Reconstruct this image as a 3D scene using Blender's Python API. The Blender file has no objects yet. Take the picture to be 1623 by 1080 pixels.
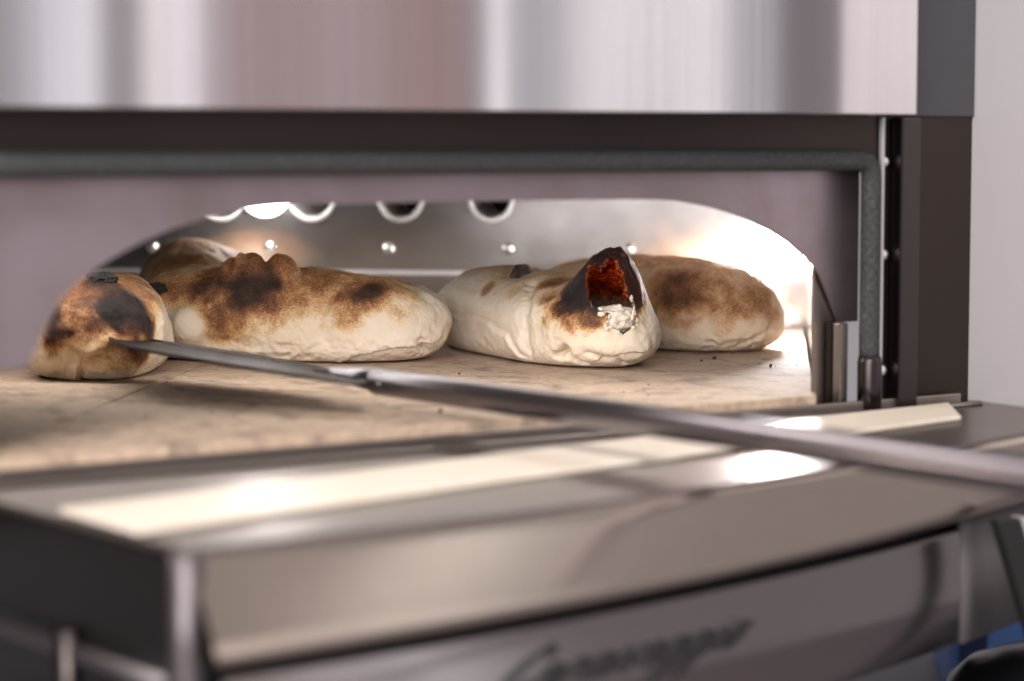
import bpy, bmesh, math, random
import numpy as np
from mathutils import Vector, Matrix, noise
random.seed(7); rng = np.random.default_rng(7)
sc = bpy.context.scene
COL = sc.collection

# ------------------------------------------------------------------ camera
FPX, PW, PH, CH = 3800.0, 1623, 1080, 0.15
PITCH = math.radians(4.7387); YAW = math.radians(5.9663)
cd = bpy.data.cameras.new('camera'); cam = bpy.data.objects.new('camera', cd); COL.objects.link(cam)
cam.location = (0, 0, CH); cam.rotation_euler = (math.pi/2 - PITCH, 0, YAW)
cd.sensor_width = 36; cd.lens = FPX/PW*36; cd.clip_start = .02; cd.clip_end = 100
cd.dof.use_dof = True; cd.dof.focus_distance = 1.585; cd.dof.aperture_fstop = 4.0; cd.dof.aperture_blades = 9
sc.camera = cam
sc.render.resolution_x, sc.render.resolution_y = 1024, 681

# ------------------------------------------------------------------ world, lamps, exposure
w = bpy.data.worlds.new('World'); sc.world = w; w.use_nodes = True
bg = w.node_tree.nodes['Background']; bg.inputs[0].default_value = (.385, .348, .365, 1); bg.inputs[1].default_value = .47
sc.view_settings.view_transform = 'Standard'; sc.view_settings.look = 'None'
sc.view_settings.exposure = 0.9; sc.view_settings.gamma = 1.0
sc.render.engine = 'CYCLES'
sc.cycles.use_denoising = True
sc.cycles.max_bounces = 10; sc.cycles.glossy_bounces = 6; sc.cycles.diffuse_bounces = 4
sc.cycles.caustics_reflective = False; sc.cycles.caustics_refractive = False
sc.cycles.sample_clamp_indirect = 6

def area(name, loc, target, sx, sy, power, color):
    l = bpy.data.lights.new(name, 'AREA'); l.shape = 'RECTANGLE'; l.size = sx; l.size_y = sy
    l.energy = power; l.color = color
    o = bpy.data.objects.new(name, l); COL.objects.link(o); o.location = loc
    d = Vector(target) - Vector(loc); o.rotation_euler = d.to_track_quat('-Z', 'Y').to_euler()
    return o
# soft kitchen light from above and behind the camera
area('room_lamp', (-.35, -.55, .42), (-.2, 1.4, .05), 1.1, .6, 18, (1, .955, .965))
area('ceiling_lamp', (-.15, .02, 1.30), (-.15, 1.15, 0), .9, .5, 17, (1, .94, .88))
# tall area lamps added to the side, shaping the streaks mirrored in the steel door
tgt = (-.1, 1.3, .2)
for nm, x, y, wd, ht, lum, c in [
    ('wide_streak_lamp', 1.425, .120, .13, 1.6, .85, (.90, .92, 1)),
    ('thin_streak_lamp', 1.440, .160, .03, 1.6, .55, (1, .98, .97)),
    ('thin_streak_lamp', 1.535, .290, .040, 1.6, 1.5, (1, .97, .95)),
    ('thin_streak_lamp', 1.575, .352, .060, 1.6, 1.25, (.97, .96, 1)),
    ('brown_streak_lamp', 1.660, .490, .20, 1.6, .16, (1, .42, .26)),
    ('wide_streak_lamp', 1.80, .73, .26, 1.6, .30, (.88, .91, 1)),
    ('thin_streak_lamp', 1.768, .665, .05, 1.6, 1.0, (1, .98, .97)),
    ('thin_streak_lamp', 1.885, .870, .05, 1.6, 1.15, (1, .98, .95)),
    ('wide_streak_lamp', 1.935, .960, .20, 1.6, .34, (.90, .93, 1))]:
    area(nm, (x, y, .55), (tgt[0], tgt[1], .50), wd, ht, lum*.78*math.pi*wd*ht, c)

# ------------------------------------------------------------------ geometry of the place
B = Vector((.0311, 1.4262, 0)); T = Vector((-.7643, -.6449, 0)); N = Vector((.6449, -.7643, 0))
def F(u, off, z): return B + T*u + N*off + Vector((0, 0, z))
_fw = Vector((-math.sin(YAW)*math.cos(PITCH), math.cos(YAW)*math.cos(PITCH), -math.sin(PITCH)))
_r = Vector((math.cos(YAW), math.sin(YAW), 0)); _u = _r.cross(_fw)
def ray(x, y): return _fw*FPX + _r*(x-PW/2) - _u*(y-PH/2)
def atY(x, y, Y):
    d = ray(x, y); t = Y/d.y; return Vector((0, 0, CH)) + d*t
def atZ(x, y, z=0.):
    d = ray(x, y); t = (z-CH)/d.z; return Vector((0, 0, CH)) + d*t
FWN = np.array(_fw); RN = np.array(_r); UN = np.array(_u)
def project(V):
    v = V - np.array([0, 0, CH]); dd = v@FWN
    return PW/2 + FPX*(v@RN)/dd, PH/2 - FPX*(v@UN)/dd, dd

# ------------------------------------------------------------------ materials
class NT:
    def __init__(s, name):
        s.m = bpy.data.materials.new(name); s.m.use_nodes = True
        s.t = s.m.node_tree; s.b = s.t.nodes['Principled BSDF']; s.out = s.t.nodes['Material Output']
    def n(s, typ, **kw):
        x = s.t.nodes.new(typ)
        for k, v in kw.items():
            if hasattr(x, k) and k not in ('Scale',): setattr(x, k, v)
        return x
    def l(s, a, b): s.t.links.new(a, b)
    def set(s, **kw):
        for k, v in kw.items():
            s.b.inputs[k.replace('_', ' ')].default_value = (*v, 1) if isinstance(v, tuple) and len(v) == 3 else v
        return s
    def coords(s, scale=(1, 1, 1), space='Object'):
        tc = s.n('ShaderNodeTexCoord'); mp = s.n('ShaderNodeMapping'); mp.inputs['Scale'].default_value = scale
        s.l(tc.outputs[space], mp.inputs['Vector']); return mp.outputs['Vector']
    def noise(s, vec, scale, detail=4, rough=.55, dist=0):
        x = s.n('ShaderNodeTexNoise'); x.inputs['Scale'].default_value = scale; x.inputs['Detail'].default_value = detail
        x.inputs['Roughness'].default_value = rough; x.inputs['Distortion'].default_value = dist
        if vec: s.l(vec, x.inputs['Vector'])
        return x.outputs['Fac']
    def ramp(s, fac, stops, interp='LINEAR'):
        x = s.n('ShaderNodeValToRGB'); cr = x.color_ramp; cr.interpolation = interp
        while len(cr.elements) < len(stops): cr.elements.new(.5)
        for e, (p, c) in zip(cr.elements, stops):
            e.position = p; e.color = (*c, 1) if isinstance(c, tuple) else (c, c, c, 1)
        s.l(fac, x.inputs['Fac']); return x.outputs['Color']
    def math(s, op, a, b=None, c=None, clamp=False):
        x = s.n('ShaderNodeMath'); x.operation = op; x.use_clamp = clamp
        for i, v in enumerate((a, b, c)):
            if v is None: continue
            if isinstance(v, (int, float)): x.inputs[i].default_value = v
            else: s.l(v, x.inputs[i])
        return x.outputs[0]
    def mix(s, fac, a, b, typ='MIX'):
        x = s.n('ShaderNodeMix'); x.data_type = 'RGBA'; x.blend_type = typ
        for i, v in ((0, fac), (6, a), (7, b)):
            if isinstance(v, (int, float)): x.inputs[i].default_value = v
            elif isinstance(v, tuple): x.inputs[i].default_value = (*v, 1)
            else: s.l(v, x.inputs[i])
        return x.outputs[2]
    def bump(s, h, strength=.3, dist=.001, prev=None):
        x = s.n('ShaderNodeBump'); x.inputs['Strength'].default_value = strength; x.inputs['Distance'].default_value = dist
        s.l(h, x.inputs['Height'])
        if prev: s.l(prev, x.inputs['Normal'])
        return x.outputs['Normal']

def steel(name, col, rough, aniso=0., rot=0., smear=.06, grain=(1, 1, 60), bump=.02, metal=1.0, lines=.0, tint=None):
    k = NT(name); k.set(Base_Color=col, Metallic=metal, Roughness=rough)
    v = k.coords(grain); n1 = k.noise(v, 40, 3)
    v2 = k.coords((1, 1, 1)); n2 = k.noise(v2, 9, 4)
    r = k.math('ADD', k.math('MULTIPLY', k.math('SUBTRACT', n2, .5), smear*2), rough)
    r = k.math('ADD', r, k.math('MULTIPLY', k.math('SUBTRACT', n1, .5), smear)); k.l(r, k.b.inputs['Roughness'])
    c = k.mix(k.math('MULTIPLY', n2, .35), col, tuple(x*.78 for x in col)); k.l(c, k.b.inputs['Base Color'])
    if tint: c = k.mix(k.ramp(k.noise(v2, 11, 5, .6, .6), [(.38, 0.), (.68, .75)]), c, tint); k.l(c, k.b.inputs['Base Color'])
    if lines: c = k.mix(k.ramp(n1, [(.3, 0.), (.7, lines)]), c, tuple(x*.45 for x in col)); k.l(c, k.b.inputs['Base Color'])
    if bump: k.l(k.bump(n1, bump, .0004), k.b.inputs['Normal'])
    if aniso:
        k.b.inputs['Anisotropic'].default_value = aniso; k.b.inputs['Anisotropic Rotation'].default_value = rot
        tg = k.n('ShaderNodeTangent'); tg.direction_type = 'RADIAL'; tg.axis = 'Z'; k.l(tg.outputs[0], k.b.inputs['Tangent'])
    return k.m
M = {}
M['door'] = steel('brushed_door_steel', (.58, .545, .555), .17, .93, .25, .02, grain=(14, 14, .05), bump=.0, lines=.22)
M['pillar'] = steel('satin_pillar_steel', (.60, .575, .585), .5, 0, 0, .04, bump=0, metal=.35)
M['fascia'] = steel('polished_fascia_steel', (.70, .60, .50), .22, 0, 0, .10, bump=.01, lines=.25)
M['panel'] = steel('lower_panel_steel', (.36, .325, .32), .17, 0, 0, .05, bump=0)
M['shelf'] = steel('shelf_steel', (.30, .26, .235), .36, 0, 0, .10, grain=(30, 1, 1), bump=.02)
M['dark_steel'] = steel('plain_dark_steel', (.060, .051, .050), .34, 0, 0, .1, bump=.02)  # even dark base colour for side, recess and fitting parts
M['frame'] = steel('front_frame_steel', (.046, .037, .032), .42, 0, 0, .08, bump=.02)
M['arch'] = steel('arch_plate_steel', (.37, .31, .335), .46, 0, 0, .12, bump=.01, tint=(.27, .205, .19))
M['chamber'] = steel('chamber_steel', (.47, .445, .43), .14, 0, 0, .05, grain=(1, 1, 1), bump=.03, metal=.88)
M['post'] = steel('post_steel', (.17, .15, .155), .5, 0, 0, .05, bump=0)
M['bright'] = steel('bright_steel', (.86, .85, .83), .25, 0, 0, .03, bump=0)
M['peel'] = steel('peel_blade_steel', (.055, .048, .045), .48, 0, 0, .1, bump=.03)
M['handle'] = steel('peel_handle_steel', (.24, .225, .24), .30, 0, 0, .05, bump=.01)
def plain(name, col, rough=.6, metal=0., **kw):
    k = NT(name).set(Base_Color=col, Roughness=rough, Metallic=metal); v = k.coords()
    n = k.noise(v, 60, 5); k.l(k.mix(n, tuple(c*.8 for c in col), tuple(min(1, c*1.15) for c in col)), k.b.inputs['Base Color'])
    for a, b in kw.items(): k.b.inputs[a.replace('_', ' ')].default_value = b
    return k.m
M['grey_panel'] = plain('grey_satin_panel', (.13, .118, .115), .55)
M['slate'] = plain('slate_enamel', (.035, .034, .042), .4)
M['black'] = plain('black_coating', (.012, .011, .011), .5)
M['dark'] = plain('dark_cavity', (.02, .017, .016), .8)
M['rim'] = plain('ceramic_rim_lit_lip', (.82, .80, .77), .35)
M['ink'] = plain('dark_ink', (.018, .015, .017), .6)
M['blue'] = plain('blue_plastic', (.12, .26, .62), .4)
M['navy'] = plain('navy_plastic', (.008, .02, .09), .4)
M['gloss_black'] = plain('glossy_black_plastic', (.008, .008, .009), .22)
M['counter'] = plain('counter_laminate', (.20, .18, .20), .5)
M['char_bit'] = plain('charred_crumb', (.02, .015, .012), .8)
def emit(name, col, s):
    k = NT(name); k.set(Base_Color=(.9, .9, .9)); k.b.inputs['Emission Color'].default_value = (*col, 1); k.b.inputs['Emission Strength'].default_value = s; return k.m
M['fill_tube_glass'] = emit('lit_fill_tube_glass', (1, .92, .84), 1.5)
M['lamp_glass'] = emit('lit_lamp_glass', (1, .97, .96), 9)

# cream band standing in for a bright reflection on the shelf
k = NT('reflection_cream'); v = k.coords((3, 40, 3)); n1 = k.noise(v, 12, 5)
k.l(k.ramp(n1, [(.25, (.80, .66, .50)), (.7, (.90, .82, .72))]), k.b.inputs['Base Color']); k.set(Roughness=.38); M['reflection_band'] = k.m
# fired stone deck
k = NT('fired_stone'); k.set(Roughness=.82)
v = k.coords((1, 1, 1)); vs = k.coords((15, 11, 12))
fine = k.noise(v, 900, 3, .7); mid = k.noise(v, 110, 7, .72, 0); big = k.noise(v, 7, 4, .5, .4); smear = k.noise(vs, 3.0, 8, .66, .3)
base = k.ramp(big, [(.3, (.53, .385, .27)), (.7, (.63, .475, .345))])
base = k.mix(k.ramp(mid, [(.40, 0.), (.60, .65)]), base, (.34, .25, .185))
base = k.mix(k.ramp(smear, [(.50, 0.), (.66, .80)]), base, (.13, .095, .078))
base = k.mix(k.ramp(k.noise(v, 210, 5, .65), [(.60, 0.), (.70, .8)]), base, (.14, .10, .08))
base = k.mix(k.math('MULTIPLY', fine, .28), base, (.30, .22, .17))
k.l(base, k.b.inputs['Base Color'])
k.l(k.bump(fine, .35, .0006, k.bump(mid, .3, .001)), k.b.inputs['Normal']); M['stone'] = k.m
# braided gasket
k = NT('braided_gasket'); k.set(Roughness=.75)
tc = k.n('ShaderNodeAttribute'); tc.attribute_name = 'weave'; sep = k.n('ShaderNodeSeparateXYZ'); k.l(tc.outputs['Vector'], sep.inputs[0])
a = k.math('SINE', k.math('MULTIPLY', k.math('ADD', sep.outputs[0], sep.outputs[1]), 1.0))
b = k.math('SINE', k.math('MULTIPLY', k.math('SUBTRACT', sep.outputs[0], sep.outputs[1]), 1.0))
h = k.math('MAXIMUM', a, b); nz = k.noise(k.coords(), 420, 4, .7)
hh = k.math('ADD', k.math('MULTIPLY_ADD', h, .10, .45), k.math('MULTIPLY', k.math('SUBTRACT', nz, .35), 1.5))
k.l(k.ramp(hh, [(.35, (.014, .0135, .014)), (.9, (.040, .039, .041)), (1.0, (.085, .083, .085))]), k.b.inputs['Base Color'])
k.l(k.bump(hh, .5, .0012), k.b.inputs['Normal']); M['gasket'] = k.m

def crust(name, dark=0., thin=False, pale=(.86, .745, .615), gold=(.64, .41, .205)):
    """baked crust: the mesh attribute 'bake' says how far each spot is baked, from floury dough to char"""
    k = NT(name); at = k.n('ShaderNodeAttribute'); at.attribute_name = 'bake'
    v = k.coords(); f1 = k.noise(v, 760, 4, .75); f2 = k.noise(v, 150, 5, .65); f3 = k.noise(v, 48, 4, .6)
    bk = at.outputs['Fac']
    bell = k.ramp(bk, [(0., .10), (.25, .55), (.55, 1.), (.85, .5), (1., .15)])
    var = k.math('ADD', k.math('MULTIPLY', k.math('SUBTRACT', f1, .5), .85), k.math('ADD', k.math('MULTIPLY', k.math('SUBTRACT', f2, .5), .34), k.math('MULTIPLY', k.math('SUBTRACT', f3, .5), .2)))
    x = k.math('ADD', k.math('MULTIPLY', var, bell), k.math('ADD', bk, dark), clamp=True)
    col = k.ramp(x, [(0., pale), (.22, tuple(p*.97 for p in pale[:1])+(pale[1]*.93, pale[2]*.84)), (.38, gold), (.52, (.40, .195, .085)), (.66, (.20, .085, .04)), (.8, (.07, .034, .022)), (.93, (.020, .014, .013))])
    k.l(col, k.b.inputs['Base Color'])
    k.l(k.ramp(x, [(0., .78), (.5, .62), (.8, .62), (1., .68)]), k.b.inputs['Roughness'])
    vo = k.n('ShaderNodeTexVoronoi'); vo.inputs['Scale'].default_value = 330; vo.feature = 'SMOOTH_F1'; k.l(v, vo.inputs['Vector'])
    k.l(k.bump(f1, .35, .0007, k.bump(vo.outputs['Distance'], .35, .0010, k.bump(f2, .25, .0012))), k.b.inputs['Normal'])
    k.b.inputs['Subsurface Weight'].default_value = .12; k.b.inputs['Subsurface Radius'].default_value = (.006, .003, .0015); k.b.inputs['Subsurface Scale'].default_value = 1
    k.b.inputs['Specular IOR Level'].default_value = .2
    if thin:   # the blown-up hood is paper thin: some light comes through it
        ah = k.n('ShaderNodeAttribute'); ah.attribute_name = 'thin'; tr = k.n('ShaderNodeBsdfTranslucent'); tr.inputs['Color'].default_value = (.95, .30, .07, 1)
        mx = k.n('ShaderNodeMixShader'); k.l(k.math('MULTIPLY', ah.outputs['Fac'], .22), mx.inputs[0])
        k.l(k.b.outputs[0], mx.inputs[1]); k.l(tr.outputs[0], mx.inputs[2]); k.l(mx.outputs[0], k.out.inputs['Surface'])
    return k.m
M['crust'] = crust('bread_crust'); M['crust_thin'] = crust('thin_bread_crust', 0., True); M['crust_brown'] = crust('browned_bread_crust', .02, False, (.80, .66, .52), (.62, .37, .20))
# crumb and thin backlit crust inside the torn loaf
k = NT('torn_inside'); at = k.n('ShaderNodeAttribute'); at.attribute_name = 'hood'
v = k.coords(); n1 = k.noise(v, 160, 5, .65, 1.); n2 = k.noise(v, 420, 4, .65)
red = k.ramp(n1, [(.34, (.05, .008, .004)), (.48, (.34, .045, .014)), (.58, (.75, .18, .035)), (.70, (.95, .45, .14))])  # red and orange put the backlit glow into the crust colour
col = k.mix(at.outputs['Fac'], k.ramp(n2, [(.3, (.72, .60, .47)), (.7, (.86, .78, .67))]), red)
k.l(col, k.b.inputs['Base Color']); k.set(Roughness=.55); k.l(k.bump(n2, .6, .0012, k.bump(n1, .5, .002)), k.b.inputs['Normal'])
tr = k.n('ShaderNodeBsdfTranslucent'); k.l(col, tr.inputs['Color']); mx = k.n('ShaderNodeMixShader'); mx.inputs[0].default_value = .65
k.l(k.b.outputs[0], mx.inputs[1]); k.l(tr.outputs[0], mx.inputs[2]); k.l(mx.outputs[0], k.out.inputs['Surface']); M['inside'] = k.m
M['crumb'] = plain('white_crumb', (.82, .73, .60), .75)
k = NT('airy_crumb'); v = k.coords(); n1 = k.noise(v, 210, 5, .7); vo = k.n('ShaderNodeTexVoronoi'); vo.inputs['Scale'].default_value = 240; k.l(v, vo.inputs['Vector'])
k.l(k.ramp(n1, [(.3, (.70, .58, .44)), (.65, (.88, .80, .69))]), k.b.inputs['Base Color']); k.set(Roughness=.85); k.l(k.bump(vo.outputs['Distance'], .5, .0016, k.bump(n1, .5, .0016)), k.b.inputs['Normal']); M['crumb_rough'] = k.m
# blister skin
k = NT('blister_skin'); v = k.coords(); n1 = k.noise(v, 160, 4, .6)
k.l(k.ramp(n1, [(.35, (.022, .012, .010)), (.7, (.085, .042, .032))]), k.b.inputs['Base Color']); k.set(Roughness=.68); k.l(k.bump(k.noise(v, 300, 4), .5, .0015), k.b.inputs['Normal']); M['blister'] = k.m

# ------------------------------------------------------------------ builders
def wm(o):
    return Matrix.Identity(4) if o is None else wm(o.parent) @ Matrix.LocRotScale(o.location, o.rotation_euler, o.scale)
def mesh(name, verts, faces, mat, parent=None, smooth=False, bevel=0., mats=None):
    inv = wm(parent).inverted() if parent else Matrix.Identity(4)
    me = bpy.data.meshes.new(name); me.from_pydata([tuple(inv @ Vector(v)) for v in verts], [], faces); me.update()
    bm = bmesh.new(); bm.from_mesh(me); bmesh.ops.recalc_face_normals(bm, faces=bm.faces); bm.to_mesh(me); bm.free()
    o = bpy.data.objects.new(name, me); COL.objects.link(o); o.parent = parent
    for m_ in (mats or [mat]): me.materials.append(m_)
    if smooth:
        for p in me.polygons: p.use_smooth = True
    if bevel:
        md = o.modifiers.new('bevel', 'BEVEL'); md.width = bevel; md.segments = 2; md.limit_method = 'ANGLE'
    return o
def thing(name, label, cat, loc, rz=0., group=None):
    o = bpy.data.objects.new(name, None); COL.objects.link(o); o.location = loc; o.rotation_euler = (0, 0, rz); o.empty_display_size = .02
    o['label'] = label; o['category'] = cat
    if group: o['group'] = group
    return o
def tag(o, label, cat=None, group=None, kind=None):
    o['label'] = label
    if cat: o['category'] = cat
    if group: o['group'] = group
    if kind: o['kind'] = kind
    return o
BOXF = [(0, 1, 2, 3), (4, 7, 6, 5), (0, 4, 5, 1), (1, 5, 6, 2), (2, 6, 7, 3), (3, 7, 4, 0)]
def fbox(name, u0, u1, o0, o1, z0, z1, mat, parent, bevel=.001):
    v = [F(a, b, c) for c in (z0, z1) for a, b in ((u0, o0), (u1, o0), (u1, o1), (u0, o1))]
    return mesh(name, v, BOXF, mat, parent, bevel=bevel)
def wbox(name, x0, x1, y0, y1, z0, z1, mat, parent, bevel=.001):
    v = [Vector((a, b, c)) for c in (z0, z1) for a, b in ((x0, y0), (x1, y0), (x1, y1), (x0, y1))]
    return mesh(name, v, BOXF, mat, parent, bevel=bevel)
def plate(name, loops, place, d0, d1, mat, parent, bevel=0.):
    """flat sheet with holes: loops of 2D points, the first one outside; place(a, b, d) -> world"""
    bm = bmesh.new(); edges = []
    for lp in loops:
        vs = [bm.verts.new((a, b, 0)) for a, b in lp]
        edges += [bm.edges.new((vs[i], vs[(i+1) % len(vs)])) for i in range(len(vs))]
    bmesh.ops.triangle_fill(bm, edges=edges, use_beauty=True, use_dissolve=False)
    ex = bmesh.ops.extrude_face_region(bm, geom=bm.faces[:])
    bmesh.ops.translate(bm, verts=[g for g in ex['geom'] if isinstance(g, bmesh.types.BMVert)], vec=(0, 0, 1))
    vs = [place(v.co.x, v.co.y, d0 + (d1-d0)*v.co.z) for v in bm.verts]; bm.verts.index_update()
    fs = [tuple(v.index for v in f.verts) for f in bm.faces]; bm.free()
    return mesh(name, vs, fs, mat, parent, bevel=bevel)
def circle(cx, cy, r, n=32): return [(cx + r*math.cos(2*math.pi*i/n), cy + r*math.sin(2*math.pi*i/n)) for i in range(n)]
def tube(name, pts, radius, mat, parent=None, seg=14, caps=True, weave=0., flat=1.0, up=None):
    P = [Vector(p) for p in pts]; n = len(P); R = radius if isinstance(radius, (list, tuple)) else [radius]*n
    verts = []; att = []; ln = 0.; side = None
    for i, p in enumerate(P):
        tg = (P[min(i+1, n-1)] - P[max(i-1, 0)]).normalized()
        if i: ln += (P[i]-P[i-1]).length
        if side is None:
            ref = up or (Vector((0, 0, 1)) if abs(tg.z) < .9 else Vector((0, 1, 0))); side = tg.cross(ref).normalized()
        side = (side - tg*side.dot(tg)).normalized(); s2 = tg.cross(side)
        for j in range(seg):
            a = 2*math.pi*j/seg; verts.append(p + (side*math.cos(a) + s2*math.sin(a)*flat)*R[i]); att.append((ln, a))
    faces = [(i*seg+j, i*seg+(j+1) % seg, (i+1)*seg+(j+1) % seg, (i+1)*seg+j) for i in range(n-1) for j in range(seg)]
    if caps: faces += [tuple(range(seg-1, -1, -1)), tuple((n-1)*seg+j for j in range(seg))]
    o = mesh(name, verts, faces, mat, parent, smooth=True)
    if weave:
        a_ = o.data.attributes.new('weave', 'FLOAT_VECTOR', 'POINT')
        a_.data.foreach_set('vector', np.array([(l*weave, 5*a, 0) for l, a in att], dtype=np.float32).ravel())
    return o
def dome(name, c, axis, r, h, mat, parent, seg=20, rings=7):
    ax = Vector(axis).normalized(); s = ax.orthogonal().normalized(); q = ax.cross(s); c = Vector(c); verts = []
    for i in range(rings):
        a = math.pi/2*i/rings
        for j in range(seg):
            b = 2*math.pi*j/seg; verts.append(c + (s*math.cos(b)+q*math.sin(b))*r*math.cos(a) + ax*h*math.sin(a))
    verts.append(c + ax*h); f = [(i*seg+j, i*seg+(j+1) % seg, (i+1)*seg+(j+1) % seg, (i+1)*seg+j) for i in range(rings-1) for j in range(seg)]
    f += [((rings-1)*seg+j, (rings-1)*seg+(j+1) % seg, len(verts)-1) for j in range(seg)]; f.append(tuple(range(seg-1, -1, -1)))
    return mesh(name, verts, f, mat, parent, smooth=True)
def smooth_path(pts, n=8):
    P = [Vector(p) for p in pts]; out = []
    for i in range(len(P)-1):
        p0, p1, p2, p3 = P[max(i-1, 0)], P[i], P[i+1], P[min(i+2, len(P)-1)]
        for k_ in range(n):
            t = k_/n; out.append(.5*((2*p1) + (p2-p0)*t + (2*p0-5*p1+4*p2-p3)*t*t + (3*p1-p0-3*p2+p3)*t**3))
    out.append(P[-1]); return out

# ------------------------------------------------------------------ the counter below
ZC = -.31
cn = wbox('counter', -1.3, .75, .80, 3.4, ZC-.03, ZC, M['counter'], None); tag(cn, 'grey counter top the oven stands on', kind='structure')

# ------------------------------------------------------------------ the oven
oven = thing('pizza_oven', 'stainless steel pizza oven with a wide arched mouth and a front shelf', 'oven', (B.x, B.y, ZC), math.atan2(.6449, .7643))
YB, XR, XL, ZT = 1.9606, .0355, -.74, .137
# deck stones, cut along the slanted front
def front_y(x, off=0.): # y of the line parallel to the oven front at this x
    return B.y + N.y*off + (x-B.x-N.x*off)*(T.y/T.x)
for x0, x1 in ((-.62, -.3758), (-.3742, .0325)):
    lo = [(x0, front_y(x0)), (x1, front_y(x1)), (x1, YB-.012), (x0, YB-.012)]
    v = [Vector((a, b, z)) for z in (-.014, 0) for a, b in lo]
    mesh('deck_stone', v, BOXF, M['stone'], oven, bevel=.0007)
v = [Vector((a, b, z)) for z in (-.034, -.0142) for a, b in ((XL, front_y(XL)+.012), (XR, front_y(XR)+.012), (XR, YB), (XL, YB))]
mesh('deck_bed', v, BOXF, M['dark'], oven)

# back wall: holes for the flues, rivets, lamp
holes = [(-.4484, .1035), (-.3712, .1035), (-.2973, .1035), (-.2224, .1035), (-.1476, .1035), (-.0727, .1035)]
HR = .0175
bw = plate('back_wall', [[(XL, -.03), (XR+.02, -.03), (XR+.02, ZT), (XL, ZT)]] + [circle(x, z, HR) for x, z in holes[:4]], lambda a, b, d: Vector((a, YB+d, b)), 0, .002, M['chamber'], oven)
for x, z in holes[:4]:
    prof = [(HR+.0022, -.0008), (HR+.0014, -.0030), (HR-.0008, -.0034), (HR-.0018, -.0010), (HR-.0018, .004), (HR-.0002, .004)]
    seg = 36; vs = []; fs = []
    for i in range(seg):
        a = 2*math.pi*i/seg
        for r_, y_ in prof: vs.append(Vector((x+r_*math.cos(a), YB+y_, z+r_*math.sin(a))))
    m_ = len(prof)
    for i in range(seg):
        for j in range(m_): fs.append((i*m_+j, ((i+1) % seg)*m_+j, ((i+1) % seg)*m_+(j+1) % m_, i*m_+(j+1) % m_))
    mesh('flue_rim', vs, fs, M['rim'], bw, smooth=True)
    vs = []; seg = 32
    for r_, y_ in ((HR-.0008, .0035), (HR-.0008, .105)):
        vs += [Vector((x+r_*math.cos(2*math.pi*i/seg), YB+y_, z+r_*math.sin(2*math.pi*i/seg))) for i in range(seg)]
    fs = [(i, (i+1) % seg, seg+(i+1) % seg, seg+i) for i in range(seg)]
    mesh('flue_sleeve', vs, fs, M['rim'], bw, smooth=True)
    vs = [Vector((x+HR*math.cos(2*math.pi*i/seg), YB+.105, z+HR*math.sin(2*math.pi*i/seg))) for i in range(seg)]
    vs += [p + Vector((0, .003, 0)) for p in vs]
    tube('flue_inner_rim', [Vector((x+(HR-.0014)*math.cos(2*math.pi*i/32), YB+.1035, z+(HR-.0014)*math.sin(2*math.pi*i/32))) for i in range(33)], .0013, M['rim'], bw, 6, False)
    mesh('flue_end', vs, [tuple(range(seg)), tuple(range(2*seg-1, seg-1, -1))] + [(i, (i+1) % seg, seg+(i+1) % seg, seg+i) for i in range(seg)], M['dark'], bw)
for i in range(6): dome('rivet', (-.5067+i*.0997, YB, .0622), (0, -1, 0), .0052, .0045, M['bright'], bw)
# guard rail along the foot of the back wall
slots = []
for cx in (-.49, -.285, -.08, .0125):
    slots.append([(cx-.009+.0022*math.cos(a), .030+.0032*math.sin(a)) for a in np.linspace(math.pi/2, 3*math.pi/2, 8)] + [(cx+.007+.0022*math.cos(a), .030+.0032*math.sin(a)) for a in np.linspace(-math.pi/2, math.pi/2, 8)])
rail = plate('guard_rail', [[(XL, .0005), (XR-.012, .0005), (XR-.012, .0405), (XL, .0405)]] + slots, lambda a, b, d: Vector((a, YB-.010+d, b)), 0, .0015, M['chamber'], oven)
wbox('rail_lip', XL, XR-.012, YB-.0102, YB-.001, .0408, .0440, M['rim'], rail, .0006)  # lamplit edge of the steel lip, painted in as white
wbox('side_wall', XR, XR+.012, front_y(XR)+.040, YB, -.03, ZT, M['chamber'], oven)
wbox('side_wall', XL-.012, XL, front_y(XL)+.01, YB, -.03, ZT, M['chamber'], oven)
v = [Vector((a, b, z)) for z in (ZT, ZT+.006) for a, b in ((XL-.012, front_y(XL)+.012), (XR+.012, front_y(XR+.012)+.012), (XR+.012, YB+.13), (XL-.012, YB+.13))]
mesh('chamber_ceiling', v, BOXF, M['chamber'], oven)
wbox('rear_insulation', XL-.012, XR+.012, YB+.115, YB+.13, -.1, .3, M['dark_steel'], oven)
# oven lamps: lit glass in a steel ring
def oven_lamp(c, axis, r, power, off):
    a = Vector(axis)
    ln = dome('lamp_glass', c, axis, r, r*.45, M['lamp_glass'], oven)
    s = a.orthogonal().normalized(); q = a.cross(s); ring = [Vector(c)+(s*math.cos(t)+q*math.sin(t))*(r+.002)+a*.001 for t in np.linspace(0, 2*math.pi, 25)]
    tube('lamp_ring', ring, .0018, M['bright'], ln, 8, False)
    l = bpy.data.lights.new('oven_lamp', 'POINT'); l.energy = power; l.color = (1, .96, .98); l.shadow_soft_size = r*1.1
    o = bpy.data.objects.new('oven_lamp', l); COL.objects.link(o); o.location = Vector(c)+a*off
oven_lamp((XR, 1.80, .066), (-1, 0, 0), .010, 1.9, .022)
oven_lamp((-.410, YB-.001, .110), (0, -1, 0), .020, .20, .030)

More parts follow.
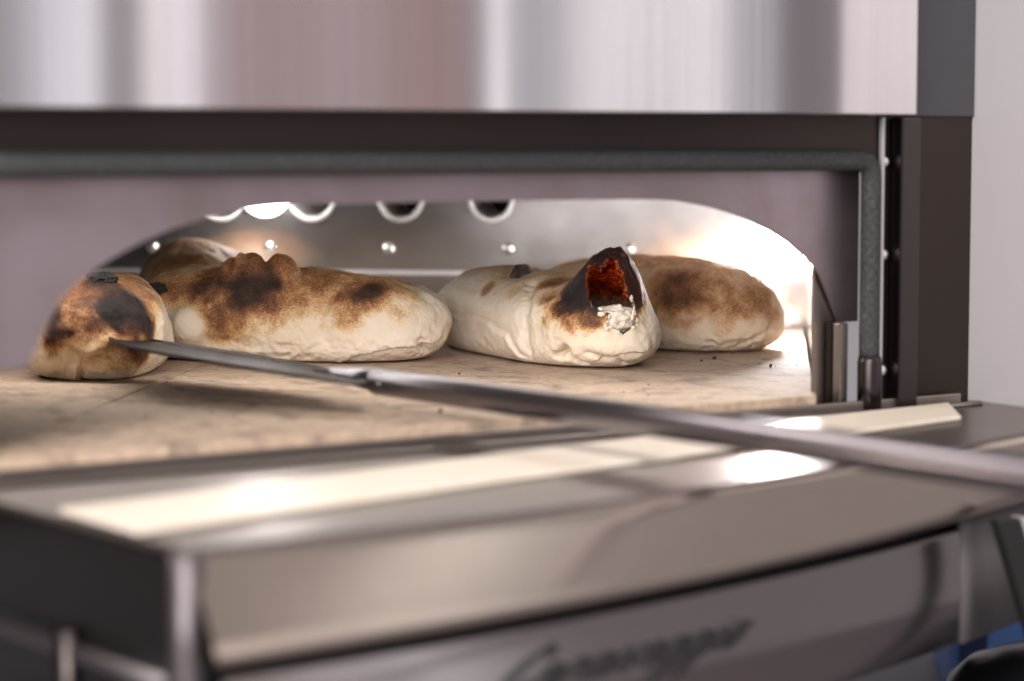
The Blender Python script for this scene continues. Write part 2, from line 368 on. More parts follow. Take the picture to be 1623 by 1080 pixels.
# added fill tube, unseen under the chamber ceiling, to brighten the loaf tops
lt_ = tube('fill_tube', [(-.60, 1.44, .128), (-.05, 1.44, .128)], .0045, M['fill_tube_glass'], oven, 12)
for x_ in (-.608, -.042): tube('fill_tube_socket', [(x_-.008, 1.44, .128), (x_+.008, 1.44, .128)], .008, M['bright'], lt_, 12)
l_ = area('oven_fill_light', (-.32, 1.44, .120), (-.32, 1.44, 0), .54, .012, .33, (1, .95, .91))
# front: frame panel, arch plate, gasket
fr = plate('front_frame', [[(-.127, -.012), (1.0, -.012), (1.0, .50), (-.127, .50)], [(-.042, -.011), (.515, -.011), (.515, .139), (-.042, .139)]], lambda a, b, d: F(a, d, b), -.006, 0, M['frame'], oven)
half = [(.2602, .0415), (.2540, .0536), (.2488, .0633), (.2425, .0735), (.2295, .0843), (.2080, .0965), (.1790, .1078), (.1490, .1143), (.1210, .1172), (.06, .1179), (0, .118)]
UC = .2300
arch_r = [(UC-a, z) for a, z in half]; arch_l = [(UC+a, z) for a, z in reversed(half)][1:]
def sm2(pts, n=5): return [(p.x, p.y) for p in smooth_path([Vector((a, b, 0)) for a, b in pts], n)]
arc = sm2(arch_r + arch_l)
plate('arch_plate', [[(-.0455, .0415)] + arc + [(.53, .0395), (.53, .150), (-.0455, .150)]], lambda a, b, d: F(a, d, b), -.0145, -.0125, M['arch'], oven)
gp = [F(.524, .004, .004), F(.524, .004, .128)] + [F(.524-.012*math.sin(a)-.0, .004, .128+.0115*(1-math.cos(a))) for a in (.5, 1.0)]
gp = [F(.53, .004, .1392)] + [F(u, .004, .1392) for u in np.linspace(.5, -.030, 60)] + [F(-.0300-.0100*math.sin(a), .004, .1392-.0100*(1-math.cos(a))) for a in np.linspace(.2, math.pi/2, 7)] + [F(-.0400, .004, z) for z in np.linspace(.1270, .020, 20)]
tube('gasket', gp, .0062, M['gasket'], oven, 20, True, weave=900.)
tube('gasket', [F(.5335, .004, z) for z in np.linspace(.15, .0, 16)], .0062, M['gasket'], oven, 20, True, weave=900.)
tube('gasket_end_clip', [F(-.0400, .0045, z) for z in (.0215, .018, .004, -.0105)], [.0067, .0073, .0073, .0073], M['dark_steel'], oven, 16)
# polished jamb and bracket between the side wall and the gasket
fbox('jamb', -.0335, -.0135, -.0185, -.0165, -.0105, .135, M['shelf'], oven, .0005)
fbox('bracket', -.0300, -.0235, -.0105, -.0035, -.0105, .0418, M['shelf'], oven)
fbox('bracket', -.0225, -.0325+.0005, -.0165+.001, -.0108, -.0105, .0416, M['frame'], oven, .0005)
for z in (.138, .082, .012): dome('bolt', F(-.0535, .0, z), N, .0042, .0034, M['bright'], fr)
fbox('frame_edge', -.0515, -.0490, 0.0003, .0035, -.011, .1645, M['pillar'], fr, .0006)
# dark return strip beside the gasket
fbox('recess_strip', -.0745, -.0590, .0004, .010, -.0112, .1645, M['dark_steel'], oven)

# raised door above the mouth
dr = []
for u in np.linspace(-.0509, 1.0, 60): dr.append((u, .030 + .0025*math.sin((u+.1)*7.0) + .0008*math.sin(u*31)))
vs = []; zs = [.1655, .1659, .1664, .1672, .46]; ofs = [-.0016, -.0006, 0, 0, 0]
for u, o in dr:
    for z, d in zip(zs, ofs): vs.append(F(u, o+d, z))
    for z in reversed(zs): vs.append(F(u, .004, z))
m_ = 10; fs = [(i*m_+j, (i+1)*m_+j, (i+1)*m_+(j+1) % m_, i*m_+(j+1) % m_) for i in range(len(dr)-1) for j in range(m_)]
fs += [tuple(range(m_)), tuple(range((len(dr)-1)*m_+m_-1, (len(dr)-1)*m_-1, -1))]
door = mesh('door', vs, fs, M['door'], oven)
for p in door.data.polygons: p.use_smooth = abs(p.normal.z) < .5
md = door.modifiers.new('ws', 'EDGE_SPLIT'); md.split_angle = math.radians(40)
tag(door, 'brushed steel door raised above the oven mouth')
fbox('door_side_cheek', -.1265, -.0450, .0006, .0025, .1652, .46, M['slate'], oven)
# right hand body wall, coming forward past the shelf
fbox('body_side', -.165, -.127, -.010, .165, -.012, .50, M['pillar'], oven, .002)
fbox('body_side_foot', -.1645, -.1285, -.010, .074, -.1255, -.0123, M['pillar'], oven, .001)
fbox('body_top', -.165, 1.0, -.25, -.0065, .46, .50, M['pillar'], oven, .002)

# ------------------------------------------------------------------ shelf, fascia, lower front
ptop = np.polyfit([.522, .363, .231, .059, -.035, -.115], [.222, .212, .194, .165, .137, .105], 2)
pbot = np.polyfit([.521, .38, .209, .03, -.056, -.115], [.240, .232, .199, .143, .117, .098], 2)
SZ = -.011
us = np.linspace(.522, -.1255, 70)
edge = [(u, float(np.polyval(ptop, u))) for u in us]
loop = [(.541, .0015)] + edge + [(-.1255, .0015)]
shelf = plate('shelf', [loop], lambda a, b, d: F(a, b, d), SZ-.003, SZ, M['shelf'], oven, .0006)
# fascia: curved sheet with a rolled lower edge
vs = []; rows = []
for u in us:
    a, b = float(np.polyval(ptop, u)), float(np.polyval(pbot, u))
    sec = [(a-.004, SZ-.0033), (a+.0016, SZ-.0020), (a+.0034, SZ-.0052)]
    for t in (.15, .4, .65, .85): sec.append((a+.0034+(b-a)*t, SZ-.005+(-.050-SZ+.005)*t))
    for t in np.linspace(.2, math.pi, 7): sec.append((b+.0034-.010+.010*math.cos(t-.2), -.050-.006*math.sin(t)+.0012))
    rows.append(sec)
m_ = len(rows[0])
for u, sec in zip(us, rows):
    for o, z in sec: vs.append(F(u, o, z))
fs = [(i*m_+j, (i+1)*m_+j, (i+1)*m_+j+1, i*m_+j+1) for i in range(len(us)-1) for j in range(m_-1)]
fas = mesh('fascia', vs, fs, M['fascia'], oven, smooth=True); md = fas.modifiers.new('s', 'SOLIDIFY'); md.thickness = .0012; md.offset = -1; md.use_rim = False
# raised pale strip across the shelf, its cream colour painted for reflected light
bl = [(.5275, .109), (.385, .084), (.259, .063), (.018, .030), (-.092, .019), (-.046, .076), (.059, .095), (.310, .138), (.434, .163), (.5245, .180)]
bd = plate('shelf_reflection', [bl], lambda a, b, d: F(a, b, d), SZ+.0004, SZ+.0030, M['reflection_band'], oven, .0008)
# ridge bar between stones and pale strip, and retaining lip of the stones
tube('shelf_bead', [F(u, .022+.0*u, SZ+.0012) for u in np.linspace(.536, -.115, 40)], .0030, M['shelf'], oven, 10, flat=.6)
fbox('stone_lip', -.114, .538, .0030, .0072, SZ+.0002, -.0048, M['shelf'], oven, .0006)
dome('shelf_screw', F(-.0565, .026, SZ), (0, 0, 1), .0032, .0020, M['bright'], shelf)
# corner post and dark open side under the shelf
tube('corner_post', [F(.5245, .2245, z) for z in (SZ-.001, -.05, -.12, ZC)], .0068, M['post'], oven, 12)
v = [F(a, b, z) for z in (-.058, SZ-.0035) for a, b in ((.5215, .212), (.5395, .006), (.5355, .006), (.5175, .212))]
mesh('side_apron', v, BOXF, M['dark_steel'], oven, bevel=.001)
tube('side_rail', [F(.5235, .205, -.068), F(.529, .14, -.068), F(.541, .012, -.068)], .0042, M['post'], oven, 12)
tube('side_post', [F(.532, .125, z) for z in (-.058, -.12, ZC)], .006, M['dark_steel'], oven, 12)
tube('side_rail', [F(.5235, .205, -.104), F(.541, .012, -.104)], .004, M['frame'], oven, 12)
# lower front with the lettering
def pan_off(u): return float(np.polyval(pbot, u)) - .010
pu = np.linspace(.512, .0075, 50); vs = []
for u in pu:
    for z in (-.126, -.1245, -.064, -.0625): vs.append(F(u, pan_off(u) - (.0015 if z in (-.126, -.0625) else 0), z))
fs = [(i*4+j, (i+1)*4+j, (i+1)*4+j+1, i*4+j+1) for i in range(len(pu)-1) for j in range(3)]
low = mesh('lower_panel', vs, fs, M['panel'], oven, smooth=True); md = low.modifiers.new('s', 'SOLIDIFY'); md.thickness = .004; md.offset = -1; md.use_rim = False
u2 = np.linspace(.0055, -.165, 14); vs = []
for u in u2:
    for z in (-.126, -.052): vs.append(F(u, max(pan_off(max(u, -.1)), .08) + .001, z))
fs = [(i*2, (i+1)*2, (i+1)*2+1, i*2+1) for i in range(len(u2)-1)]
lr = mesh('side_panel', vs, fs, M['grey_panel'], oven, smooth=True); md = lr.modifiers.new('s', 'SOLIDIFY'); md.thickness = .004; md.offset = -1
vs = []
for z in (-.125, -.0545):
    vs += [F(u, pan_off(u)-.014, z) for u in us] + [F(-.115, -.5, z), F(.512, -.5, z)]
nn = len(us)+2
mesh('under_shelf_body', vs, [tuple(range(nn)), tuple(range(2*nn-1, nn-1, -1))] + [(i, (i+1) % nn, nn+(i+1) % nn, nn+i) for i in range(nn)], M['black'], oven)
for u, o in ((.47, .18), (.47, -.45), (-.09, -.45), (.06, -.25)): tube('leg', [F(u, o, z) for z in (-.1252, ZC+.011, ZC+.005, ZC)], [.016, .016, .022, .022], M['black'], oven, 16)
# slanted support strut under the shelf
a0, a1 = F(-.006, .150, -.0545), F(-.097, .168, ZC)
v = []
for p in (a1, a0):
    for du, do in ((-.0085, -.004), (.0085, -.004), (.0085, .004), (-.0085, .004)): v.append(p + T*du + N*do)
st = mesh('support_strut', v, BOXF, M['black'], oven, bevel=.0015)
v = []
for p in (a1, a0):
    for du, do in ((-.0125, -.004), (-.0090, -.004), (-.0090, .004), (-.0125, .004)): v.append(p + T*du + N*do)
mesh('strut_edge', v, BOXF, M['pillar'], st)

# lettering on the lower front, one hand-written stroke after another
G = {'C': ([(.98, 1.55), (1.05, 1.85), (.85, 1.95), (.45, 1.45), (.12, .7), (.05, .2), (.3, .0), (.62, .15), (.9, .42)], 1.0),
 'a': ([(.0, .35), (.25, .7), (.55, .95), (.3, .98), (.08, .6), (.06, .15), (.25, .03), (.45, .45), (.60, .95), (.5, .3), (.62, .02), (.85, .35)], .85),
 'r': ([(0, .35), (.2, .8), (.28, 1.05), (.36, .85), (.6, .9), (.5, .3), (.6, .03), (.8, .35)], .78),
 'v': ([(0, .35), (.15, .85), (.28, .95), (.28, .3), (.36, .03), (.6, .4), (.72, .95), (.85, .85)], .86),
 'g': ([(.0, .35), (.25, .7), (.55, .95), (.3, .98), (.08, .6), (.06, .15), (.25, .03), (.45, .45), (.60, .95), (.42, .0), (.2, -.75), (-.05, -.95), (.0, -.6), (.45, -.1), (.85, .35)], .85),
 'i': ([(0, .35), (.22, .95), (.14, .3), (.24, .02), (.48, .35)], .48),
 'o': ([(.1, .3), (.45, .95), (.2, .85), (.04, .4), (.14, .03), (.4, .15), (.55, .6), (.42, .95), (.75, .9)], .7)}
EX, EY = .0195, .0088; x = 0.; SL = .42
U_START, Z_BASE = .374, -.0905
def on_panel(a, b):
    u = U_START - (a + b*SL)*EX; return F(u, pan_off(u)+.0004, Z_BASE + b*EY)
for ch in 'Caravaggio':
    pts, adv = G[ch]; sc_ = 1.0
    path = smooth_path([Vector((x+p[0], p[1], 0)) for p in pts], 6)
    lt = tube('letter', [on_panel(p.x, p.y) for p in path], [.0013+.0008*abs(math.sin(i*.21)) for i in range(len(path))], M['ink'], low, 6)
    if ch == 'i': dome('letter_dot', on_panel(x+.3, 1.4), N, .0009, .0004, M['ink'], lt, 10, 3)
    x += adv*1.02 + (.12 if ch == 'C' else 0)

# ------------------------------------------------------------------ bread
ICO = {}
def ico(n):
    if n not in ICO:
        bm = bmesh.new(); bmesh.ops.create_icosphere(bm, subdivisions=n, radius=1)
        ICO[n] = (np.array([v.co[:] for v in bm.verts]), [tuple(v.index for v in f.verts) for f in bm.faces]); bm.free()
    return ICO[n]
def fbm(P, f, o=3, off=(0, 0, 0)):
    out = np.empty(len(P)); of = Vector(off)
    for i, p in enumerate(P): out[i] = noise.fractal(Vector(p)*f+of, 1.0, 2.0, o, noise_basis='PERLIN_ORIGINAL')
    return out
def sstep(a, b, x): t = np.clip((x-a)/(b-a), 0, 1); return t*t*(3-2*t)
RIM = []
def loaf(name, label, p0, p1, W, H, prof=(2.6, 2.2), seed=0, lump=.004, bumps=(), spots=(), creases=(), top=.45, bake_amt=.5, bend=0., mat='crust', tear=None, wrinkle=.0009, post=None, group='loaves of bread on the oven deck', taper=0., level=7, streak=.05):
    """one baked loaf lying from p0 to p1: a full, flat-bottomed body with lumps; bumps and bake spots sit at surface points"""
    D, faces = ico(level); p0 = Vector((*p0, 0)); p1 = Vector((*p1, 0)); ax = (p1-p0); L = ax.length; ax.normalize(); sd = Vector((-ax.y, ax.x, 0))
    s = D[:, 0]; q = np.sqrt(np.maximum(1e-9, 1-s*s)); cy = D[:, 1]/q; cz = D[:, 2]/q
    env = np.power(np.maximum(0, 1-np.abs(s)**prof[0]), 1/prof[1])
    sx = np.sign(s)*np.abs(s)**.92*L/2
    wv = 1 + taper*s
    y = cy*env*W/2*wv + bend*(1-s*s)
    e2 = .82
    zz = np.sign(cz)*np.abs(cz)**e2*env
    z = np.where(zz > 0, zz*(H*.66)*wv, -np.abs(cz)**.62*env*(H*.46)) + H*.34
    # flat base
    z = np.where(z < .003, .003*np.exp((z-.003)/.003), z)
    C0 = (p0+p1)/2
    P = np.array(C0)[None] + sx[:, None]*np.array(ax)[None] + y[:, None]*np.array(sd)[None]; P[:, 2] = z
    Nn = np.stack([s*(W/L), cy*q, cz*q], 1); Nn = Nn[:, :1]*np.array(ax)[None] + Nn[:, 1:2]*np.array(sd)[None] + Nn[:, 2:]*np.array([0, 0, 1.])[None]
    Nn /= np.linalg.norm(Nn, axis=1, keepdims=True)
    so = (seed*3.1, seed*1.7, seed*.9)
    up = sstep(0, .02, P[:, 2])
    P += Nn*((fbm(P, 22, 2, so)*lump + fbm(P, 70, 3, so)*lump*.28)*up)[:, None]
    Q = np.stack([sx*14, y*60, P[:, 2]*60], 1)
    P += Nn*(fbm(Q, 1., 3, so)*.0006*up)[:, None] + Nn*(fbm(P, 190, 3, so)*.00045*up)[:, None]
    # wrinkled foot
    foot = (1-sstep(.004, .026, P[:, 2]))*sstep(.0, .004, P[:, 2])
    P += Nn*(-np.abs(fbm(P, 85, 3, (so[0]+9, 0, 0)))*wrinkle*2.6*foot)[:, None]
    def hit(px, py):
        X, Y, dd = project(P); m = (X-px)**2+(Y-py)**2 < 11**2
        if not m.any(): m = (X-px)**2+(Y-py)**2 < 40**2
        if not m.any(): i = int(np.argmin((X-px)**2+(Y-py)**2)); return P[i].copy(), Nn[i].copy()
        idx = np.where(m)[0]; near = idx[dd[idx] < dd[idx].min()+.006]
        i = near[np.argmin((X[near]-px)**2+(Y[near]-py)**2)]; return P[i].copy(), Nn[i].copy()
    for b in bumps:
        (px, py, r, h) = b[:4]; c, nv = hit(px, py); dirv = np.array(b[4]) if len(b) > 4 and b[4] is not None else nv; pw = b[5] if len(b) > 5 else 2
        sc3 = np.array(b[6]) if len(b) > 6 else np.ones(3)
        d = np.linalg.norm((P-c)*sc3, axis=1)/r; P = P + dirv[None]*(h*np.exp(-d**pw))[:, None]
    for cr in creases:   # polyline in the surface, pressed in
        pts = [hit(a, b)[0] for a, b in cr[0]]; wd, dp = cr[1], cr[2]; best = np.full(len(P), 9.)
        for a, b in zip(pts[:-1], pts[1:]):
            ab = b-a; t = np.clip(((P-a)@ab)/max(1e-9, ab@ab), 0, 1); best = np.minimum(best, np.linalg.norm(P-(a+t[:, None]*ab), axis=1))
        nzc = fbm(P, 120, 2, (4, 4, seed))*wd*.5
        if len(cr) > 3:   # a fold: one side laps over the other
            sg = np.full(len(P), 9.); bb = np.full(len(P), 9.)
            for a, b in zip(pts[:-1], pts[1:]):
                ab = b-a; t = np.clip(((P-a)@ab)/max(1e-9, ab@ab), 0, 1); q_ = P-(a+t[:, None]*ab); dn = np.linalg.norm(q_, axis=1)
                side = np.cross(ab[None], Nn); side /= np.linalg.norm(side, axis=1, keepdims=True)+1e-9; m_ = dn < bb; bb[m_] = dn[m_]; sg[m_] = (q_*side).sum(1)[m_]
            sg = sg*cr[3] + nzc; P = P + Nn*(dp*np.where(sg > 0, np.exp(-(sg/(wd*4))**2), -np.exp(-(sg/wd)**2)*.9 + 0)*np.clip(np.abs(sg)/(wd*.35), 0, 1)*np.exp(-(np.maximum(0, bb-np.abs(sg))/(wd*1.5))**2)*np.exp(-(bb/(wd*5))**2))[:, None]
        else: P = P - Nn*(dp*np.exp(-((best+nzc)/wd)**2))[:, None]
    P[:, 2] = np.maximum(P[:, 2], 0.0006*(1+np.sin(P[:, 0]*300)))
    if post: P = post(P, Nn)
    hn = P[:, 2]/H; nz = fbm(P, 30, 4, (so[0], 5, 2)); nz2 = fbm(P, 90, 3, (so[0], 8, 2))
    bake = bake_amt*sstep(top, 1.05, hn + nz*.22) + .07*nz + .06*nz2 + .06 + streak*fbm(Q, 1.3, 3, (3, 3, seed))
    for sp in spots:
        px, py, r, amt = sp[:4]; sc3 = np.array(sp[4]) if len(sp) > 4 else np.ones(3); c, _ = hit(px, py)
        d = np.linalg.norm((P-c)*sc3, axis=1)/r + nz*.40 + nz2*.30
        wgt = 1-sstep(.12, 1.3, d)
        if amt > 1.001: bake = bake*(1-wgt) + (amt-1)*wgt; continue
        bake = np.clip(bake, 0, 1); am = max(0, amt); halo = .16*am*(1-sstep(.5, 2.0, d)); bake = bake*(1-wgt) if amt < 0 else 1-(1-bake)*(1-am*wgt)*(1-halo)
    bake = np.clip(bake, 0, 1)
    keep = None
    if tear is not None: keep, hood = tear(P, Nn)
    origin = C0
    root = thing(name, label, 'bread', (origin.x, origin.y, 0), 0, group)
    fc = faces
    if keep is not None: fc = [f for f in faces if keep[f[0]] and keep[f[1]] and keep[f[2]]]
    me = bpy.data.meshes.new('crust'); me.from_pydata((P-np.array(origin)).tolist(), [], fc); me.update()
    o = bpy.data.objects.new('crust', me); COL.objects.link(o); o.parent = root
    a_ = me.attributes.new('bake', 'FLOAT', 'POINT'); a_.data.foreach_set('value', bake.astype(np.float32))
    for p in me.polygons: p.use_smooth = True
    me.materials.append(M[mat])
    if keep is not None:
        a_ = me.attributes.new('hood', 'FLOAT', 'POINT'); a_.data.foreach_set('value', hood.astype(np.float32))
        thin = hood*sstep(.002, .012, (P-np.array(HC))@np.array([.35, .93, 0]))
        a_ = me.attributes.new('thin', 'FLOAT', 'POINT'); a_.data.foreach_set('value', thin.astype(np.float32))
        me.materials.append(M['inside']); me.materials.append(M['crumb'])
        bm = bmesh.new(); bm.from_mesh(me); bmesh.ops.delete(bm, geom=[v for v in bm.verts if not v.link_faces], context='VERTS')
        root_rim = [v.co.copy() + origin for v in bm.verts if v.is_boundary]; bm.to_mesh(me); bm.free(); RIM.extend(root_rim)
        md = o.modifiers.new('s', 'SOLIDIFY'); md.thickness = .0042; md.offset = -1; md.material_offset = 1; md.material_offset_rim = 1; md.thickness_clamp = 0
    return root, o, P, hit
def blister(root, hit_, px, py, r, lift=.25, squash=1.0, seed=0):
    c, nv = hit_(px, py); c = Vector(c) + Vector((0, 0, r*lift)); D, faces = ico(5)
    V = [c + Vector(d)*r*(1+.20*noise.noise(Vector(d)*1.6+Vector((seed, 0, 0)))+.05*noise.noise(Vector(d)*6+Vector((seed, 0, 0)))) * 1.0 for d in D]
    V = [Vector((v.x, v.y, c.z+(v.z-c.z)*squash)) for v in V]
    return mesh('blister', V, faces, M['blister'], root, smooth=True)

# charred loaf at the mouth's corner
rA, oA, PA, hA = loaf('bread_loaf', 'small rounded loaf with blackened patches beside the tip of the peel blade', (-.438, 1.600), (-.424, 1.452), .086, .0625, (2.8, 2.3), 1, .006,
    bumps=[(150, 462, .026, .005, (0, 0, 1)), (195, 578, .017, .006), (110, 500, .02, .004), (215, 500, .018, .005)],
    creases=[([(126, 606), (124, 585), (134, 566), (158, 558)], .0030, .0042, -1), ([(84, 555), (90, 580), (88, 600)], .004, .004), ([(105, 560), (108, 600)], .003, .003), 
             ([(205, 480), (206, 530)], .0018, .0009), ([(222, 478), (226, 525)], .0018, .0010), ([(240, 486), (245, 528)], .0018, .0009)],
    spots=[(185, 470, .032, .30), (212, 500, .023, .92, (.8, 1, 1)), (236, 506, .015, .85), (185, 500, .012, .5), (160, 440, .012, .6), (84, 512, .012, .75, (1.4, 1, .7)), (200, 568, .018, .36), (165, 500, .03, .22), (110, 545, .03, .14), (230, 560, .014, .34)],
    top=.34, bake_amt=.52, level=7)
# pale streaked loaf behind
rB, oB, PB, hB = loaf('bread_loaf', 'smooth tan loaf standing behind the blistered long loaf, near the back wall', (-.470, 1.925), (-.415, 1.765), .098, .073, (2.4, 2.2), 2, .003, top=.15, bake_amt=.36, mat='crust_brown',
    spots=[(300, 410, .03, .12), (250, 420, .02, .1)])
# long loaf with blisters
rC, oC, PC, hC = loaf('bread_loaf', 'long golden loaf topped with dark round blisters, lying behind the peel blade', (-.440, 1.655), (-.214, 1.634), .108, .0640, (3.3, 2.15), 3, .0042,
    bumps=[(410, 445, .024, .006, (0, 0, 1)), (366, 434, .0082, .0090, (0, -.15, 1), 5), (397, 430, .0112, .0105, (0, -.15, 1), 5), (449, 432, .0112, .0110, (0, -.15, 1), 5), (424, 440, .006, .0030, (0, -.2, 1), 3), (300, 515, .013, .006, None, 4), (590, 462, .022, .004), (660, 500, .03, .003), (245, 462, .014, .004)],
    creases=[([(545, 440), (520, 480), (515, 540)], .007, .003), ([(545, 574), (575, 562), (620, 552), (660, 548), (690, 540)], .0030, .0024, -1), ([(318, 480), (326, 520), (318, 555)], .0022, .003), ([(666, 540), (680, 560), (676, 578)], .002, .004), ([(486, 440), (480, 458), (472, 470)], .002, .0025), ([(436, 448), (448, 462), (452, 480)], .0016, .0022), ([(330, 540), (400, 548), (470, 552)], .004, .002)],
    spots=[(385, 452, .022, .60, (.75, 1, 1.15)), (410, 436, .020, .25), (325, 452, .016, .42), (300, 462, .022, .3), (262, 458, .014, .4), (240, 460, .008, .6), (370, 490, .030, .38), (440, 470, .022, .34), (340, 505, .018, .3),
           (585, 465, .012, .62, (1, 1, 1.2)), (600, 452, .008, .5), (560, 490, .020, .40), (620, 470, .030, .26), (630, 508, .010, .34), (520, 452, .024, .22), (480, 500, .03, .10),
           (292, 515, .015, -1), (630, 560, .030, -1), (366, 422, .007, 1.70), (399, 418, .009, 1.66), (452, 418, .010, 1.62)],  # the blister-top spots paint their sheen as a lighter brown
    top=.50, bake_amt=.38, taper=-.13, level=8, wrinkle=.0012)
# crumbly tip on the long loaf's far end
def shard(root, c, r, mat, seed, name='char_flake', st=(1, 1, 1)):
    D, faces = ico(2 if r < .002 else 3); c = Vector(c); V = [c + Vector((d[0]*st[0], d[1]*st[1], d[2]*st[2]))*r*(1+.55*noise.noise(Vector(d)*2.3+Vector((seed, seed, 0)))) for d in D]
    return mesh(name, V, faces, mat, root)
for i in range(5):
    c, _ = hC(236+i*5, 458+(i % 3)*6); shard(rC, Vector(c)+Vector((0, -.001, .002)), .0032, M['char_bit'], i, st=(1.4, .8, .7))
for i in range(4):
    c, _ = hA(150+i*9, 434+(i % 2)*4); shard(rA, Vector(c)+Vector((0, 0, .001)), .0042, M['char_bit'], 20+i, st=(1.2, 1, .8))

# torn loaf with the burnt hood
HC = atY(1010, 458, 1.562); HD = Vector((.86, -.42, .28)).normalized()
ha = Vector((0, 0, 1)) - HD*HD.z; ha.normalize(); hb = HD.cross(ha)
def tear(P, Nn):
    q = P-np.array(HC); v = q@np.array(ha); h = q@np.array(hb); dpt = q@np.array(HD)
    v = v - h*.35
    nz = fbm(P, 150, 5, (1, 7, 3)); nb = fbm(P, 60, 2, (2, 7, 3))
    e = np.sqrt((v/.0215)**2 + (h/.0100)**2) + nz*.34 + nb*.55
    keep = ~((e < 1) & (dpt > -.032))
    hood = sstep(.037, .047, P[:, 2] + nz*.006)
    return keep, hood
def hoodshape(P, Nn):
    c = np.array(atY(977, 440, 1.580)); d = P-c
    nz = fbm(P, 45, 3, (5, 1, 1))
    r = np.sqrt((d[:, 0]/.0235)**2 + (d[:, 1]/.030)**2) + nz*.22
    lift = np.exp(-np.maximum(r, 0)**2.5)*sstep(.034, .058, P[:, 2])*(1+nz*.25)
    lift = np.tanh(lift*1.9)/np.tanh(1.9)
    P = P + np.array([.003, 0, .0275])[None]*lift[:, None] + Nn*((fbm(P, 85, 4, (8, 2, 1))*.0028)*lift)[:, None]
    return P
rD, oD, PD, hD = loaf('bread_loaf', 'pale loaf torn open at its end under a burnt black hood', (-.228, 1.800), (-.086, 1.566), .098, .0610, (3.0, 2.2), 5, .0030,
    bumps=[(740, 445, .03, .003), (940, 470, .022, .004), (1000, 560, .02, .004)],
    creases=[([(842, 440), (832, 480), (828, 520), (835, 560)], .005, .004), ([(878, 592), (882, 566), (894, 556), (902, 572), (922, 580)], .0035, .009), ([(935, 560), (975, 570), (990, 585)], .003, .003), ([(710, 500), (760, 508), (800, 530), (822, 560)], .0028, .0015, 1), ([(930, 575), (985, 560), (1020, 556)], .003, .0018, -1)],
    spots=[(945, 455, .030, .95, (.9, 1, 1)), (910, 468, .024, .6), (960, 420, .030, 1.0), (985, 400, .02, 1.0), (985, 470, .016, .7), (895, 455, .012, .42), (868, 465, .010, .35), (880, 440, .012, .5), (855, 448, .009, .3), (768, 455, .008, .42, (1, 1, 1.3)), (690, 470, .010, .28), (800, 430, .02, .12), (940, 500, .016, .25)],
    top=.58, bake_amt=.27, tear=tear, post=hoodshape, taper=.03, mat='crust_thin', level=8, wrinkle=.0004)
blister(rD, hD, 826, 426, .0090, -.1, .9, 8)
lip = [v for v in RIM if v.z < .047]
for i in range(min(26, len(lip))):  # ragged white crumb on the torn lip itself
    v_ = lip[int(rng.integers(len(lip)))]
    shard(rD, v_ + Vector((rng.uniform(-.001, .001), rng.uniform(-.001, .001), rng.uniform(-.0012, .0008))), rng.uniform(.0005, .0011), M['crumb'], 40+i, 'crumb_shred', (rng.uniform(.6, 2.6), rng.uniform(.6, 2.6), rng.uniform(.4, 2.2)))
for px, py, dx, dz in ((1003, 500, .001, .006),):
    b0 = atY(px, py, 1.556); tube('crumb_shred', smooth_path([b0 - Vector((dx, 0, dz))*.5, b0 + Vector((dx*.2, -.0006, dz*.35)), b0 + Vector((dx, 0, dz))], 4), [.0009, .0009, .0008, .0008, .0007, .0007, .0006, .0004, .0002], M['crumb'], rD, 7)
D_, f_ = ico(5); cc = HC - HD*.034 - ha*.0155 - hb*.005   # white dough filling the lower part of the burst
mesh('crumb', [cc + (HD*d[0]*.023 + hb*d[1]*.014 + ha*d[2]*.011)*(1 + .13*noise.fractal(Vector(d)*3.1, 1., 2., 4)) for d in D_], f_, M['crumb_rough'], rD, smooth=True)
# browned loaf by the lit side
rE, oE, PE, hE = loaf('bread_loaf', 'evenly browned smooth loaf lying beside the lit side wall', (-.170, 1.858), (.008, 1.705), .102, .0660, (3.0, 2.2), 9, .0035,
    creases=[([(1130, 560), (1125, 530), (1120, 505)], .005, .002), ([(1160, 555), (1200, 535), (1230, 510)], .003, .002)],
    spots=[(1100, 450, .030, .30), (1085, 475, .020, .28), (1060, 470, .02, .25), (1190, 480, .022, .30), (1210, 475, .014, .25), (1150, 500, .018, .26), (1040, 455, .02, .22), (1230, 500, .012, .3)],
    top=.46, bake_amt=.38, mat='crust_brown')

# crumbs scattered on the stones
vs, fs = [], []
for i in range(26):
    if i < 14: px, py = rng.uniform(1095, 1270), rng.uniform(545, 585)
    elif i < 22: px, py = rng.uniform(640, 1100), rng.uniform(575, 640)
    else: px, py = rng.uniform(250, 700), rng.uniform(580, 660)
    c = atZ(px, py, .0012); r = .0005+.0017*rng.random()**3
    D, f = ico(1); o = len(vs); st = rng.uniform(.5, 1.5, 3)
    vs += [c + Vector((d[0]*st[0]*r, d[1]*st[1]*r, d[2]*r*.8)) for d in D]; fs += [tuple(k_+o for k_ in q) for q in f]
tag(mesh('crumbs', vs, fs, M['char_bit']), 'tiny black crumbs scattered on the deck stones', 'crumbs', kind='stuff')

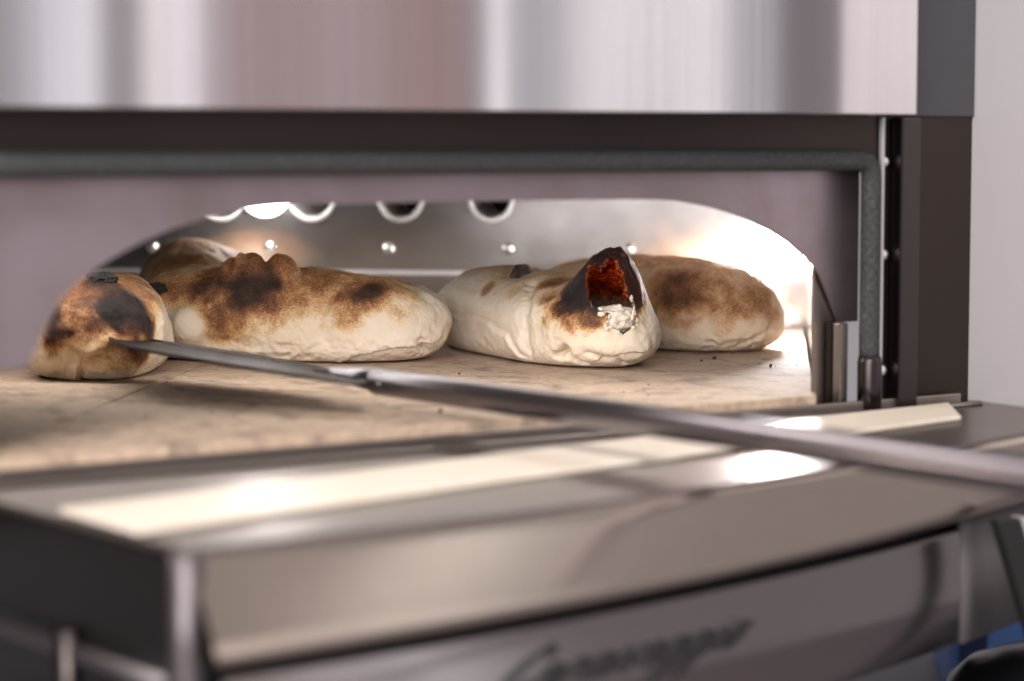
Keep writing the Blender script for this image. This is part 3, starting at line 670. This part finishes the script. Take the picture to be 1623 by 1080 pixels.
# ------------------------------------------------------------------ the peel
Tp, Np = atY(176, 539, 1.440), atY(566, 600, 1.335); Rp = atY(1623, 752, 1.02)
peel = thing('pizza_peel', 'long handled steel peel reaching into the oven mouth', 'peel', (Np.x, Np.y, 0))
far, near = atY(340, 556, 1.48), atY(400, 585, 1.355)
ctr = (Tp+Np)/2; ea = (Np-Tp)/2; eb = (near-far)/2; up_ = ea.cross(eb).normalized(); up_ *= 1 if up_.z > 0 else -1
vs = []; seg = 72; rings = [(1.0, -.0010), (1.0, .0008), (.97, .0012), (.95, -.0002), (.0, -.0004)]
def sup(t, e=3.6): c, s_ = math.cos(t), math.sin(t); return math.copysign(abs(c)**(2/e), c), math.copysign(abs(s_)**(2/e), s_)
bot = []
for r_, h_ in rings[:-1]:
    for i in range(seg):
        a, b = sup(2*math.pi*i/seg); vs.append(ctr + ea*a*r_ + eb*b*r_ + up_*h_)
vs.append(ctr + up_*-.0004); tc_ = len(vs)-1; vs.append(ctr - up_*.0012); bc_ = len(vs)-1
nr = len(rings)-1
fs = [(k_*seg+i, k_*seg+(i+1) % seg, (k_+1)*seg+(i+1) % seg, (k_+1)*seg+i) for k_ in range(nr-1) for i in range(seg)]
fs += [((nr-1)*seg+i, (nr-1)*seg+(i+1) % seg, tc_) for i in range(seg)] + [((i+1) % seg, i, bc_) for i in range(seg)]
mesh('blade', vs, fs, M['peel'], peel, smooth=False)
hd = (Rp-Np).normalized(); start = Np + hd*.004 + Vector((0, 0, .0035)); end = Rp + hd*.42
neck = [Np - hd*.040 + Vector((0, 0, .0006)), Np - hd*.020 + Vector((0, 0, .0010)), Np + hd*.004 + Vector((0, 0, .0008)), Np + hd*.030]
tube('ferrule', neck, [.0018, .0040, .0066, .0077], M['handle'], peel, 20, flat=.9)
tube('handle', [Np + hd*d for d in (.016, .018, .10, .30, .60, .86)], [.0068, .0076, .0078, .0080, .0082, .0082], M['handle'], peel, 24)

# ------------------------------------------------------------------ things on the counter behind, at the lower corner
bx = thing('storage_box', 'blue plastic box standing on the counter below the oven', 'box', (.42, 2.05, ZC))
p = atY(1507, 1020, 1.95); q = atY(1548, 1010, 1.95)
wbox('box_body', p.x, p.x+.16, 1.95, 2.15, ZC, ZC+.180, M['blue'], bx, .003)
wbox('corner_strip', p.x+.007, p.x+.029, 1.944, 1.9495, ZC+.002, ZC+.178, M['navy'], bx, .001)
wbox('box_lid', p.x-.004, p.x+.164, 1.946, 2.154, ZC+.1805, ZC+.194, M['blue'], bx, .003)
pt = thing('pan_lid', 'black glossy domed pan lid at the lower corner', 'lid', (0, 0, ZC))
c = atY(1680, 1095, 1.45); pt.location = (c.x, c.y, ZC)
prof = [(.070, ZC), (.0705, c.z-.012), (.067, c.z+.006), (.055, c.z+.017), (.035, c.z+.0245), (.015, c.z+.0275), (0.0004, c.z+.028)]
vs = []; seg = 48
for r_, z in prof: vs += [Vector((c.x+r_*math.cos(2*math.pi*i/seg), c.y+r_*math.sin(2*math.pi*i/seg), z)) for i in range(seg)]
fs = [(k_*seg+i, k_*seg+(i+1) % seg, (k_+1)*seg+(i+1) % seg, (k_+1)*seg+i) for k_ in range(len(prof)-1) for i in range(seg)]
mesh('dome', vs, fs, M['gloss_black'], pt, smooth=True)
